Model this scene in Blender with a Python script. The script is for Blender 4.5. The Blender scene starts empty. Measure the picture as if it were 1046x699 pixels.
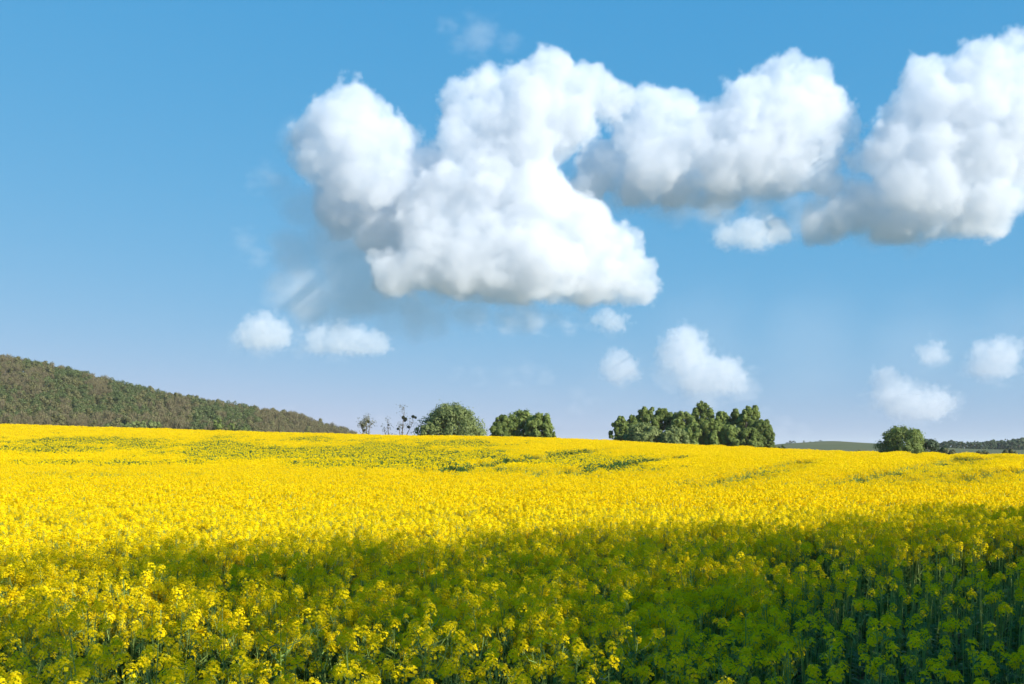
import bpy, math, random
import numpy as np
from mathutils import Vector

sc = bpy.context.scene
C = sc.collection
R = math.radians
PI = math.pi

# ------------------------------------------------------------------ camera figures (used to read positions off the photograph)
FOC = 1046 * 35 / 36
EYE = 2.6
HOR = 460.0
CX = 523.0


def wx(px, D):
    return (px - CX) * D / FOC


def wz(py, D):
    return EYE + (HOR - py) * D / FOC


# ------------------------------------------------------------------ small helpers
def sstep(a, b, x):
    t = np.clip((np.asarray(x, float) - a) / (b - a), 0, 1)
    return t * t * (3 - 2 * t)


def hash2(i, j, s=0):
    n = np.sin(i * 127.1 + j * 311.7 + s * 74.7) * 43758.5453
    return n - np.floor(n)


def vnoise(x, y, s=0):
    x = np.asarray(x, float); y = np.asarray(y, float)
    i, j = np.floor(x), np.floor(y)
    f, g = x - i, y - j
    f = f * f * (3 - 2 * f); g = g * g * (3 - 2 * g)
    return (hash2(i, j, s) * (1 - f) + hash2(i + 1, j, s) * f) * (1 - g) + (hash2(i, j + 1, s) * (1 - f) + hash2(i + 1, j + 1, s) * f) * g


def fbm(x, y, s=0, o=4):
    a, t, n = .5, 0., 0.
    for k in range(o):
        t = t + a * vnoise(x * 2 ** k, y * 2 ** k, s + k); n += a; a *= .55
    return t / n


def tag(o, label=None, cat=None, group=None, kind=None):
    if label: o['label'] = label
    if cat: o['category'] = cat
    if group: o['group'] = group
    if kind: o['kind'] = kind
    return o


def link(o, parent=None):
    C.objects.link(o)
    if parent: o.parent = parent
    return o


def empty(name, loc, rz=0., s=1.):
    o = bpy.data.objects.new(name, None)
    o.location = loc; o.rotation_euler = (0, 0, rz); o.scale = (s, s, s); o.empty_display_size = .2
    return link(o)


def quad_mesh(name, Q, mats, mi=None, tint=None, smooth=False):
    """Q: (n,4,3) corners -> mesh of separate quads."""
    Q = np.ascontiguousarray(Q, np.float32)
    n = len(Q)
    me = bpy.data.meshes.new(name)
    me.vertices.add(n * 4); me.vertices.foreach_set('co', Q.reshape(-1))
    me.loops.add(n * 4); me.loops.foreach_set('vertex_index', np.arange(n * 4, dtype=np.int32))
    me.polygons.add(n)
    me.polygons.foreach_set('loop_start', np.arange(0, n * 4, 4, dtype=np.int32))
    for m in mats: me.materials.append(m)
    if mi is not None: me.polygons.foreach_set('material_index', np.asarray(mi, np.int32))
    me.update(calc_edges=True)
    if tint is not None:
        a = me.attributes.new('tint', 'FLOAT', 'FACE'); a.data.foreach_set('value', np.asarray(tint, np.float32))
    return me


def solid_mesh(name, V, F, mats, smooth=True):
    me = bpy.data.meshes.new(name)
    me.from_pydata([tuple(v) for v in V], [], F)
    for m in mats: me.materials.append(m)
    if smooth: me.polygons.foreach_set('use_smooth', [True] * len(me.polygons))
    me.update()
    return me


def tube(V, F, pts, rad, n=6):
    """append a tapered tube along pts to vertex / face lists"""
    pts = [Vector(p) for p in pts]
    base = len(V)
    for i, p in enumerate(pts):
        d = (pts[min(i + 1, len(pts) - 1)] - pts[max(i - 1, 0)]).normalized()
        a = d.orthogonal().normalized() if abs(d.z) < .9 else Vector((1, 0, 0)).cross(d).normalized()
        b = d.cross(a)
        for k in range(n):
            t = 2 * PI * k / n
            V.append(p + (a * math.cos(t) + b * math.sin(t)) * rad[i])
    for i in range(len(pts) - 1):
        for k in range(n):
            k2 = (k + 1) % n
            F.append((base + i * n + k, base + i * n + k2, base + (i + 1) * n + k2, base + (i + 1) * n + k))
    F.append(tuple(base + (len(pts) - 1) * n + k for k in range(n)))


def unit(v):
    return v / np.maximum(np.linalg.norm(v, axis=-1, keepdims=True), 1e-9)


def rand_unit(g, n):
    return unit(g.normal(size=(n, 3)))


def facing_quads(P, N, L, W, g):
    """quads centred on P with normal N, random spin, half sizes L, W"""
    n = len(P)
    a = unit(np.cross(N, rand_unit(g, n)))
    b = np.cross(N, a)
    L = np.broadcast_to(L, n)[:, None]; W = np.broadcast_to(W, n)[:, None]
    return np.stack([P - a * L, P - b * W, P + a * L, P + b * W], 1)


def ribbon(p, w, g):
    """quads of a flat ribbon along points p (k,3) with widths w"""
    p = np.asarray(p, float); k = len(p)
    d = unit(np.gradient(p, axis=0))
    s = unit(np.cross(d, rand_unit(g, 1)))
    w = np.broadcast_to(w, k)[:, None] * .5
    l, r = p - s * w, p + s * w
    return np.stack([l[:-1], r[:-1], r[1:], l[1:]], 1)


# ------------------------------------------------------------------ materials
def new_mat(name):
    m = bpy.data.materials.new(name); m.use_nodes = True
    t = m.node_tree
    for n in list(t.nodes): t.nodes.remove(n)
    o = t.nodes.new('ShaderNodeOutputMaterial')
    return m, t, o


def leafy(name, c0, c1, trans=.35, rough=.6, spec=.25, by='tint', tcol=None):
    """two leaf colours mixed by the per-leaf tint (and per-object random), diffuse + translucent"""
    m, t, o = new_mat(name)
    a = t.nodes.new('ShaderNodeAttribute'); a.attribute_name = by
    oi = t.nodes.new('ShaderNodeObjectInfo')
    ad = t.nodes.new('ShaderNodeMath'); ad.operation = 'MULTIPLY_ADD'
    t.links.new(oi.outputs['Random'], ad.inputs[0]); ad.inputs[1].default_value = .25
    t.links.new(a.outputs['Fac'], ad.inputs[2])
    mx = t.nodes.new('ShaderNodeMix'); mx.data_type = 'RGBA'
    t.links.new(ad.outputs[0], mx.inputs['Factor'])
    mx.inputs['A'].default_value = (*c0, 1); mx.inputs['B'].default_value = (*c1, 1)
    p = t.nodes.new('ShaderNodeBsdfPrincipled')
    p.inputs['Roughness'].default_value = rough; p.inputs['Specular IOR Level'].default_value = spec
    t.links.new(mx.outputs['Result'], p.inputs['Base Color'])
    if trans > 0:
        tr = t.nodes.new('ShaderNodeBsdfTranslucent')
        t.links.new(mx.outputs['Result'], tr.inputs['Color'])
        ms = t.nodes.new('ShaderNodeMixShader'); ms.inputs[0].default_value = trans
        t.links.new(p.outputs[0], ms.inputs[1]); t.links.new(tr.outputs[0], ms.inputs[2])
        t.links.new(ms.outputs[0], o.inputs['Surface'])
    else:
        t.links.new(p.outputs[0], o.inputs['Surface'])
    return m


def bark(name, c0, c1, scale=6):
    m, t, o = new_mat(name)
    p = t.nodes.new('ShaderNodeBsdfPrincipled'); p.inputs['Roughness'].default_value = .9
    n = t.nodes.new('ShaderNodeTexNoise'); n.inputs['Scale'].default_value = scale; n.inputs['Detail'].default_value = 5
    tc = t.nodes.new('ShaderNodeTexCoord'); t.links.new(tc.outputs['Object'], n.inputs['Vector'])
    mx = t.nodes.new('ShaderNodeMix'); mx.data_type = 'RGBA'
    t.links.new(n.outputs[0], mx.inputs['Factor'])
    mx.inputs['A'].default_value = (*c0, 1); mx.inputs['B'].default_value = (*c1, 1)
    t.links.new(mx.outputs['Result'], p.inputs['Base Color'])
    b = t.nodes.new('ShaderNodeBump'); b.inputs['Strength'].default_value = .5
    t.links.new(n.outputs[0], b.inputs['Height']); t.links.new(b.outputs[0], p.inputs['Normal'])
    t.links.new(p.outputs[0], o.inputs['Surface'])
    return m


M = {}
M['petal'] = leafy('rape_petal', (.88, .64, .003), (.92, .725, .008), trans=.46, rough=.7, spec=.03)
M['bud'] = leafy('rape_bud', (.30, .34, .02), (.50, .46, .03), trans=.2)
M['stalk'] = leafy('rape_stalk', (.18, .28, .05), (.30, .40, .11), trans=.2, rough=.5)
M['rleaf'] = leafy('rape_leaf', (.045, .10, .018), (.11, .20, .030), trans=.35, rough=.5)
M['bark'] = bark('grey_bark', (.07, .055, .04), (.16, .13, .10))
M['twig'] = leafy('brown_twigs', (.10, .088, .050), (.175, .15, .085), trans=0, rough=.9, spec=.05)
M['bud_olive'] = leafy('olive_spring_leaves', (.095, .10, .036), (.16, .155, .058), trans=.25)
M['wood_green'] = leafy('green_spring_leaves', (.07, .10, .03), (.125, .155, .05), trans=.3)
M['dark_needles'] = leafy('dark_needles', (.016, .036, .016), (.035, .065, .024), trans=.1)
M['grove_dark'] = leafy('dark_leaves', (.115, .160, .034), (.215, .275, .062), trans=.45)
M['grove_mid'] = leafy('mid_green_leaves', (.145, .195, .042), (.25, .315, .075), trans=.45)
M['willow'] = leafy('pale_olive_leaves', (.150, .195, .060), (.255, .305, .105), trans=.45)
M['mistletoe'] = leafy('mistletoe_leaves', (.012, .020, .010), (.03, .045, .018), trans=.1)
M['far_green'] = leafy('far_leaves', (.045, .075, .035), (.085, .125, .055), trans=.3)


def ground_mat():
    m, t, o = new_mat('field_ground')
    p = t.nodes.new('ShaderNodeBsdfPrincipled'); p.inputs['Roughness'].default_value = .95; p.inputs['Specular IOR Level'].default_value = .1
    tc = t.nodes.new('ShaderNodeNewGeometry')
    n1 = t.nodes.new('ShaderNodeTexNoise'); n1.inputs['Scale'].default_value = 1.3; n1.inputs['Detail'].default_value = 6
    n2 = t.nodes.new('ShaderNodeTexNoise'); n2.inputs['Scale'].default_value = .02; n2.inputs['Detail'].default_value = 5
    for n in (n1, n2): t.links.new(tc.outputs['Position'], n.inputs['Vector'])
    at = t.nodes.new('ShaderNodeAttribute'); at.attribute_name = 'cover'

    def mix(f, a, b):
        x = t.nodes.new('ShaderNodeMix'); x.data_type = 'RGBA'
        t.links.new(f, x.inputs['Factor'])
        for k, v in (('A', a), ('B', b)):
            if isinstance(v, tuple): x.inputs[k].default_value = (*v, 1)
            else: t.links.new(v, x.inputs[k])
        return x.outputs['Result']

    soil = mix(n1.outputs[0], (.05, .055, .022), (.10, .085, .05))
    mead = mix(n2.outputs[0], (.05, .075, .028), (.125, .125, .06))
    sep = t.nodes.new('ShaderNodeSeparateColor'); t.links.new(at.outputs['Color'], sep.inputs[0])
    a = mix(sep.outputs[0], soil, mead)
    a = mix(sep.outputs[1], a, mix(n1.outputs[0], (.06, .05, .03), (.11, .09, .055)))
    t.links.new(a, p.inputs['Base Color'])
    b = t.nodes.new('ShaderNodeBump'); b.inputs['Strength'].default_value = .6; b.inputs['Distance'].default_value = .1
    t.links.new(n1.outputs[0], b.inputs['Height']); t.links.new(b.outputs[0], p.inputs['Normal'])
    t.links.new(p.outputs[0], o.inputs['Surface'])
    return m


# ------------------------------------------------------------------ terrain
CREST = 170.0
CANOPY = 1.18
_cp = np.array([(-300, 428), (0, 434), (100, 437), (200, 440), (300, 443), (400, 445.3), (500, 446.5), (560, 448), (620, 450.5), (700, 455), (760, 458), (800, 461),
                (850, 462.5), (900, 463.5), (950, 464.5), (1000, 466), (1046, 467), (1400, 470)], float)
_cx = (_cp[:, 0] - CX) * CREST / FOC
_cz = EYE + (HOR - _cp[:, 1]) * CREST / FOC - CANOPY
RD = 620.0
_rp = np.array([(-900, 330), (-300, 336), (0, 365), (25, 370), (50, 376), (75, 382), (100, 389), (125, 394), (150, 400), (175, 405), (200, 409), (225, 413), (250, 418), (275, 421),
                (300, 425), (320, 432), (345, 440), (370, 450)], float)
_rx = (_rp[:, 0] - CX) * RD / FOC
_rz = np.maximum(EYE + (HOR - _rp[:, 1]) * RD / FOC - 9.5, 0)


def ground(x, y):
    x = np.asarray(x, float); y = np.asarray(y, float)
    t = np.clip((y - 30) / (CREST - 30), 0, 1)
    fall = 1 - .75 * sstep(CREST, CREST + 75, y)
    z = np.interp(x, _cx, _cz) * t ** 1.8 * fall
    # low ridges between the wheel tracks, on the right flank
    rid = sstep(22, 45, x) * sstep(75, 120, y) * (1 - sstep(172, 190, y))
    z = z + .26 * rid * np.sin((x - .42 * y) * 2 * PI / 5.3 + 2 * vnoise(x * .05, y * .05, 3))
    # soft undulation of the near field
    z = z + .10 * (fbm(x * .09, y * .09, 5, 3) - .5) * sstep(12, 40, y)
    # wooded hill
    z = z + np.interp(x, _rx, _rz) * sstep(300, 625, y) * (1 - sstep(680, 1100, y))
    # far rolling land
    z = z + sstep(330, 950, y) * (2.6 + 2.2 * (fbm(x * .0035 + 4, y * .0025, 9, 3) - .5) * 2)
    z = z + 8.0 * np.exp(-((x - 315) / 62) ** 2 - ((y - 1000) / 160) ** 2)
    return z


def gz(x, y):
    return float(ground(x, y))


def build_ground():
    xs = np.unique(np.concatenate([np.arange(-120, 121, 2.0), np.sign(np.linspace(-1, 1, 161)) * (np.abs(np.linspace(-1, 1, 161)) ** 2.6) * 9000]))
    ys = np.unique(np.concatenate([np.arange(-60, 260, 2.0), np.arange(260, 1200, 12.0), 1200 * 1.08 ** np.arange(0, 26), [-3000, -1200, -500, -200, -100]]))
    X, Y = np.meshgrid(xs, ys)
    Z = ground(X, Y)
    nx, ny = len(xs), len(ys)
    V = np.stack([X, Y, Z], -1).reshape(-1, 3)
    i = (np.arange(ny - 1)[:, None] * nx + np.arange(nx - 1)[None]).reshape(-1)
    F = np.stack([i, i + 1, i + nx + 1, i + nx], 1)
    me = bpy.data.meshes.new('ground')
    me.vertices.add(len(V)); me.vertices.foreach_set('co', V.astype(np.float32).reshape(-1))
    me.loops.add(F.size); me.loops.foreach_set('vertex_index', F.astype(np.int32).reshape(-1))
    me.polygons.add(len(F)); me.polygons.foreach_set('loop_start', np.arange(0, F.size, 4, dtype=np.int32))
    me.polygons.foreach_set('use_smooth', np.ones(len(F), bool))
    me.update(calc_edges=True)
    col = np.zeros((len(V), 4), np.float32); col[:, 3] = 1
    x, y = V[:, 0], V[:, 1]
    field = sstep(2, 4, y) * (1 - sstep(188, 200, y))
    col[:, 0] = 1 - field
    col[:, 1] = np.clip(sstep(2, 8, np.interp(x, _rx, _rz) * sstep(300, 625, y) * (1 - sstep(680, 1100, y))), 0, 1)
    a = me.attributes.new('cover', 'FLOAT_COLOR', 'POINT'); a.data.foreach_set('color', col.reshape(-1))
    me.materials.append(ground_mat())
    tag(link(bpy.data.objects.new('ground', me)), kind='structure')


build_ground()


# ------------------------------------------------------------------ rapeseed plants
def head_quads(g, lod, s=1.):
    """one flower head around the origin (its foot at z=0): quads, material index (0 petal, 1 bud, 2 stalk)"""
    Q, mi = [], []
    if lod == 0:
        n = int(g.integers(26, 36))
        t = np.sort(g.random(n)) ** .8
        r = (.034 * np.sqrt(np.maximum(1 - (t * .95) ** 2, 0)) + .006) * g.uniform(.75, 1.15, n)
        a = np.arange(n) * 2.39996 + g.random() * 6
        P = np.stack([np.cos(a) * r, np.sin(a) * r, .072 * t + .004 * g.normal(size=n)], 1) * s
        N = unit(np.stack([np.cos(a), np.sin(a), .25 + 1.3 * t], 1) + g.normal(size=(n, 3)) * .25)
        u = unit(np.cross(N, rand_unit(g, n))); v = np.cross(N, u)
        L = .0125 * s * g.uniform(.8, 1.15, n)[:, None]; W = L * .48
        for k in range(4):
            c, d = math.cos(k * PI / 2), math.sin(k * PI / 2)
            e = u * c + v * d; f = v * c - u * d
            lift = N * L * .25
            Q.append(np.stack([P, P + e * L * .62 - f * W + lift * .5, P + e * L + lift, P + e * L * .62 + f * W + lift * .5], 1)); mi += [0] * n
        m = 9
        B = np.stack([g.normal(size=m) * .010, g.normal(size=m) * .010, .072 + g.random(m) * .016], 1) * s
        Q.append(facing_quads(B, rand_unit(g, m), .0055 * s, .0035 * s, g)); mi += [1] * m
        # seed pods and pedicels below the open flowers
        m = 10
        z = -g.random(m) * .13 * s; a = g.random(m) * 6.28; l = g.uniform(.03, .055, m) * s
        A = np.stack([np.zeros(m), np.zeros(m), z], 1); Bp = A + np.stack([np.cos(a) * l, np.sin(a) * l, l * .8], 1)
        sd = np.stack([-np.sin(a), np.cos(a), np.zeros(m)], 1) * .0016 * s
        Q.append(np.stack([A - sd, A + sd, Bp + sd, Bp - sd], 1)); mi += [2] * m
    elif lod == 1:
        n = 24
        P = rand_unit(g, n) * np.array([.040, .040, .048]) * s * g.uniform(.6, 1.05, n)[:, None]; P[:, 2] += .045 * s
        N = unit(P - np.array([0, 0, .03 * s]) + rand_unit(g, n) * .02)
        Q.append(facing_quads(P, N, .0165 * s, .013 * s, g)); mi += [0] * n
        Q.append(facing_quads(np.array([[0, 0, .096 * s]]), rand_unit(g, 1), .012 * s, .009 * s, g)); mi += [1]
    else:
        n = 9
        P = rand_unit(g, n) * np.array([.045, .045, .05]) * s; P[:, 2] += .045 * s
        N = unit(P - np.array([0, 0, .02 * s]) + rand_unit(g, n) * .03)
        Q.append(facing_quads(P, N, .031 * s, .025 * s, g)); mi += [0] * n
    return np.concatenate(Q), np.array(mi)


def plant_parts(g, lod, nheads, H, hs=1., leafy_top=False):
    """-> stem quads, leaf quads, list of (position, tilt matrix, size) of the heads"""
    lean = g.normal(size=2) * .05
    k = 5 if lod == 0 else 3
    zz = np.linspace(0, 1, k)
    P = np.stack([lean[0] * zz ** 2 * H, lean[1] * zz ** 2 * H, zz * H], 1)
    stem = []

    def stick(p, w):
        stem.append(ribbon(p, w, g))
        if lod == 0: stem.append(ribbon(p, w, g))

    w0 = .013 if lod == 0 else .016
    stick(P, np.linspace(w0, w0 * .5, k))
    heads = [(P[-1], hs * g.uniform(1., 1.25))]
    leaves = []
    for i in range(nheads - 1):
        t = g.uniform(.42, .86)
        b = np.array([np.interp(t, zz, P[:, j]) for j in range(3)])
        a = i * 2.4 + g.uniform(-.5, .5)
        out = g.uniform(.08, .26) * (1.15 - .5 * t)
        top = min(H * g.uniform(.78, 1.0), H) if g.random() < .7 else H * g.uniform(.62, .8)
        e = np.array([b[0] + math.cos(a) * out, b[1] + math.sin(a) * out, max(top, b[2] + .12)])
        mid = b * .5 + e * .5; mid[:2] += (e[:2] - b[:2]) * .18; mid[2] -= .01
        stick(np.array([b, mid, e]), np.array([.008, .007, .005]) if lod == 0 else .010)
        heads.append((e, hs * g.uniform(.5, 1.15)))
        if lod < 2 or i < 2:
            leaves.append((b, a, g.uniform(.05, .11)))
    for i in range(7 if lod == 0 else (4 if lod == 1 else (10 if leafy_top else 3))):
        t = g.uniform(.12, .62) if not leafy_top else g.uniform(.6, .98)
        b = np.array([np.interp(t, zz, P[:, j]) for j in range(3)])
        leaves.append((b, g.random() * 6.28, (.26 - .24 * t * (not leafy_top)) * g.uniform(.7, 1.2)))
    LQ = []
    for b, a, l in leaves:
        d = np.array([math.cos(a), math.sin(a), 0.]); s = np.array([-d[1], d[0], 0.])
        up = g.uniform(.3, .9)
        m = 4 if lod == 0 else 3
        t = np.linspace(0, 1, m)
        c = b + d * (t * l)[:, None] + np.array([0, 0, 1.]) * ((up * t - .95 * t * t) * l)[:, None]
        w = l * .19 * np.sin(np.clip(t * .93 + .1, 0, 1) * PI)[:, None] + .003
        L, Rr = c - s * w, c + s * w
        LQ.append(np.stack([L[:-1], Rr[:-1], Rr[1:], L[1:]], 1))
    return np.concatenate(stem), np.concatenate(LQ), heads


PM = [M['petal'], M['bud'], M['stalk'], M['rleaf']]


def tilt(g, amt=.3):
    ax, ay = g.normal(size=2) * amt
    cx, sx, cy, sy = math.cos(ax), math.sin(ax), math.cos(ay), math.sin(ay)
    return np.array([[1, 0, 0], [0, cx, -sx], [0, sx, cx]]) @ np.array([[cy, 0, sy], [0, 1, 0], [-sy, 0, cy]])


def patch_mesh(name, seed, lod, size, nplants, heads, H=(1.0, 1.3), top=False):
    """a square of crop as one mesh (only for the mass of the crop)"""
    g = np.random.default_rng(seed)
    Q, mi, ti = [], [], []
    for k in range(nplants):
        off = np.array([*(g.uniform(-.5, .5, 2) * size), 0])
        h = g.uniform(*H); nh = int(g.integers(heads[0], heads[1] + 1))
        st, lf, hd = plant_parts(g, lod, max(nh, 1), h, 1., top)
        pt = g.random() * .6
        Q.append(st + off); mi += [2] * len(st); ti += list(np.full(len(st), pt) + g.random(len(st)) * .3)
        Q.append(lf + off); mi += [3] * len(lf); ti += list(np.full(len(lf), pt) + g.random(len(lf)) * .4)
        if nh:
            for p, s in hd:
                hq, hm = head_quads(g, lod, s)
                Q.append(hq @ tilt(g).T + p + off); mi += list(hm); ti += list(g.random() * .5 + g.random(len(hq)) * .5)
    return quad_mesh(name, np.concatenate(Q), PM, mi, np.clip(ti, 0, 1))


# ------------------------------------------------------------------ the mass of the crop
TRAMS = [[(700, 503), (745, 494), (790, 483), (826, 471)], [(838, 502), (900, 490), (950, 478), (985, 468)], [(885, 502), (940, 491), (990, 476), (1012, 468)],
         [(445, 487), (500, 476), (560, 467), (640, 458)], [(560, 490), (625, 478), (700, 467)], [(960, 503), (1000, 493), (1046, 480)]]
PATCHES = [(40, 459, 66, 3.6, 1.), (95, 452, 75, 4, .7), (225, 455, 55, 5, .6), (290, 463, 58, 6, 1.), (200, 464, 60, 5, .55), (335, 476, 45, 4, .55), (365, 461, 42, 5, .7), (420, 464, 62, 6, .9),
           (400, 474, 36, 4, .9), (470, 467, 42, 5, .6), (512, 482, 44, 4.5, .8), (562, 473, 34, 4, .5), (150, 458, 50, 4, .5), (596, 468, 30, 4, .5), (640, 482, 60, 4, .3), (130, 489, 100, 2.6, .5),
           (330, 452, 60, 3, .4), (620, 470, 60, 4, .4), (480, 455, 50, 3, .4), (70, 475, 90, 2.6, .55)]


def thin_at(x, y):
    """how thin the flowering is at a point of the field: weedy patches and wheel tracks"""
    z = ground(x, y) + CANOPY * .9
    px = CX + x / y * FOC; py = HOR - (z - EYE) / y * FOC
    w = np.zeros_like(x)
    n = fbm(x * .16, y * .045, 21, 4)
    for a, b, rx, ry, s in PATCHES:
        d = ((px - a) / rx) ** 2 + ((py - b) / ry) ** 2
        w = np.maximum(w, min(s * 1.6, 1.1) * np.exp(-d * .7))
    w = np.clip((w + (n - .5) * 1.5 * (w > .08)) * 1.1, 0, 1)
    tr = np.zeros_like(x)
    for line in TRAMS:
        l = np.array(line, float)[::-1]
        off = np.abs(px - np.interp(py, l[:, 1], l[:, 0])) * y / FOC
        f = (off < 1.8) & (py > l[0, 1]) & (py < l[-1, 1])
        tr = np.maximum(tr, f * 1.0)
    return w, tr, px, py


def build_crop():
    src = bpy.data.collections.new('crop_sources')
    kinds = {}
    idx = 0

    def add(key, n, *a, **k):
        nonlocal idx
        kinds[key] = (idx, n)
        for i in range(n):
            me = patch_mesh('rapeseed_patch', 100 + idx, *a, **k)
            src.objects.link(bpy.data.objects.new('rapeseed_patch_%03d' % idx, me)); idx += 1

    add('near', 6, 0, .75, 11, (8, 12))
    add('near_few', 4, 0, .75, 11, (0, 1), H=(.85, 1.15))
    add('mid', 5, 1, 1.0, 24, (7, 11))
    add('mid_few', 3, 1, 1.0, 13, (1, 4))
    add('mid_green', 3, 1, 1.0, 12, (0, 1), H=(.7, 1.0))
    add('far', 4, 2, 1.5, 34, (7, 11))
    add('far_few', 3, 2, 1.5, 26, (0, 2), H=(.95, 1.3), top=True)
    add('far_green', 3, 2, 1.5, 24, (0, 2), H=(.85, 1.2), top=True)
    g = np.random.default_rng(7)
    P, pick, turn, size = [], [], [], []

    def lay(y0, y1, step, full, few, green):
        nx = int((y1 * 1.12 + 14) / step) + 1
        X, Y = np.meshgrid((np.arange(nx) - nx / 2) * step, np.arange(y0, y1, step))
        X = (X + g.uniform(-.35, .35, X.shape) * step).ravel(); Y = (Y + g.uniform(-.35, .35, Y.shape) * step).ravel()
        k = np.abs(X) < Y * .56 + 6
        X, Y = X[k], Y[k]
        th, tr, px, py = thin_at(X, Y)
        r = g.random(len(X))
        kind = np.zeros(len(X), int)
        if green:
            kind[r < th * 1.7] = 1
            kind[r < th * 1.0] = 2
            kind[(tr > 0) & (r < .78)] = 2
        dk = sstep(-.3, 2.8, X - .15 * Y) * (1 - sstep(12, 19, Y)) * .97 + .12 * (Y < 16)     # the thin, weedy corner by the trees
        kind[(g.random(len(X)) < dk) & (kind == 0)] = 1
        hs = .92 + .18 * fbm(X * .35, Y * .35, 31, 3) + g.normal(size=len(X)) * .03
        hs = np.where(tr > 0, hs * .7, hs)
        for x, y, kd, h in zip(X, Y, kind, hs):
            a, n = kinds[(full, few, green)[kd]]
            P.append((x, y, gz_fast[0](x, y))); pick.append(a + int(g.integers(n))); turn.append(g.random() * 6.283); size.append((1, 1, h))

    gz_fast = [gz]
    lay(NEAR_END, 24, .66, 'near', 'near_few', None)
    lay(24, 66, .9, 'mid', 'mid_few', 'mid_green')
    lay(66, 186, 1.3, 'far', 'far_few', 'far_green')
    me = bpy.data.meshes.new('rapeseed_crop')
    me.from_pydata(P, [], [])
    a = me.attributes.new('pick', 'INT', 'POINT'); a.data.foreach_set('value', pick)
    a = me.attributes.new('turn', 'FLOAT', 'POINT'); a.data.foreach_set('value', turn)
    a = me.attributes.new('size', 'FLOAT_VECTOR', 'POINT'); a.data.foreach_set('vector', np.array(size, np.float32).reshape(-1))
    for m in PM: me.materials.append(m)
    o = link(bpy.data.objects.new('rapeseed_crop', me))
    tag(o, 'yellow flowering rapeseed crop covering the whole field up to the crest', 'crop', kind='stuff')
    scatter(o, src)
    print('crop instances', len(P))


def scatter(o, src):
    ng = bpy.data.node_groups.new('scatter', 'GeometryNodeTree')
    ng.interface.new_socket('Geometry', in_out='INPUT', socket_type='NodeSocketGeometry')
    ng.interface.new_socket('Geometry', in_out='OUTPUT', socket_type='NodeSocketGeometry')
    N, lk = ng.nodes, ng.links.new
    gi, go = N.new('NodeGroupInput'), N.new('NodeGroupOutput')
    ip = N.new('GeometryNodeInstanceOnPoints'); ci = N.new('GeometryNodeCollectionInfo')
    ci.inputs['Collection'].default_value = src; ci.inputs['Separate Children'].default_value = True; ci.inputs['Reset Children'].default_value = True

    def attr(n, t):
        a = N.new('GeometryNodeInputNamedAttribute'); a.data_type = t; a.inputs['Name'].default_value = n
        return a.outputs['Attribute']

    lk(gi.outputs[0], ip.inputs['Points']); lk(ci.outputs[0], ip.inputs['Instance'])
    ip.inputs['Pick Instance'].default_value = True
    lk(attr('pick', 'INT'), ip.inputs['Instance Index'])
    cx = N.new('ShaderNodeCombineXYZ'); lk(attr('turn', 'FLOAT'), cx.inputs['Z']); lk(cx.outputs[0], ip.inputs['Rotation'])
    lk(attr('size', 'FLOAT_VECTOR'), ip.inputs['Scale'])
    lk(ip.outputs[0], go.inputs[0])
    md = o.modifiers.new('scatter', 'NODES'); md.node_group = ng


# ------------------------------------------------------------------ the 300 nearest plants, one by one
NEAR_END = 8.6


def build_near_plants():
    g = np.random.default_rng(11)
    heads = []
    for i in range(8):
        q, m = head_quads(g, 0, 1.)
        q = q @ tilt(g, .15).T
        heads.append(quad_mesh('flower_head', q, PM, m, np.clip(g.random() * .4 + g.random(len(q)) * .6, 0, 1)))
    protos = {'rich': [], 'poor': []}
    for kind, n, hr, hh in (('rich', 8, (4, 8), (.95, 1.38)), ('poor', 6, (1, 3), (.85, 1.15))):
        for i in range(n):
            st, lf, hd = plant_parts(g, 0, int(g.integers(hr[0], hr[1])), g.uniform(*hh))
            sm = quad_mesh('stem', st, [M['stalk']], None, np.clip(.2 + g.random(len(st)) * .5, 0, 1))
            lm = quad_mesh('foliage', lf, [M['rleaf']], None, np.clip(g.random(len(lf)), 0, 1))
            protos[kind].append((sm, lm, [(p, s, heads[int(g.integers(8))], g.normal(size=2) * .3, g.random() * 6.28) for p, s in hd]))
    # a jittered grid over the strip nearest the camera
    pts = []
    step = .272
    for y in np.arange(4.9, NEAR_END - .2, step):
        for x in np.arange(-(y * .53 + .25), y * .53 + .3, step):
            pts.append((x + g.uniform(-.1, .1), y + g.uniform(-.1, .1)))
    pts.sort(key=lambda p: p[1] + abs(p[0]) * .1)
    print('near plants', len(pts))
    for x, y in pts:
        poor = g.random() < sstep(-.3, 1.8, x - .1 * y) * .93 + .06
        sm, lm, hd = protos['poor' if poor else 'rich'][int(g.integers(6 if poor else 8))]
        rz = g.random() * 6.28
        o = empty('rapeseed_plant', (x, y, gz(x, y) - .01), rz, g.uniform(.88, 1.1))
        zone = 'at the bright left end' if x < -1.1 else ('in the middle foreground' if x < 1.3 else 'in the dark right corner')
        tag(o, ('sparse green rapeseed plant with few flowers ' if poor else 'tall rapeseed plant full of yellow flower heads ') + zone, 'rapeseed plant', 'rapeseed plants nearest the camera')
        link(bpy.data.objects.new('stem', sm), o)
        link(bpy.data.objects.new('foliage', lm), o)
        for p, s, hm, tl, sp in hd:
            h = link(bpy.data.objects.new('flower_head', hm), o)
            h.location = p; h.scale = (s, s, s); h.rotation_euler = (tl[0], tl[1], sp)


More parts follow.
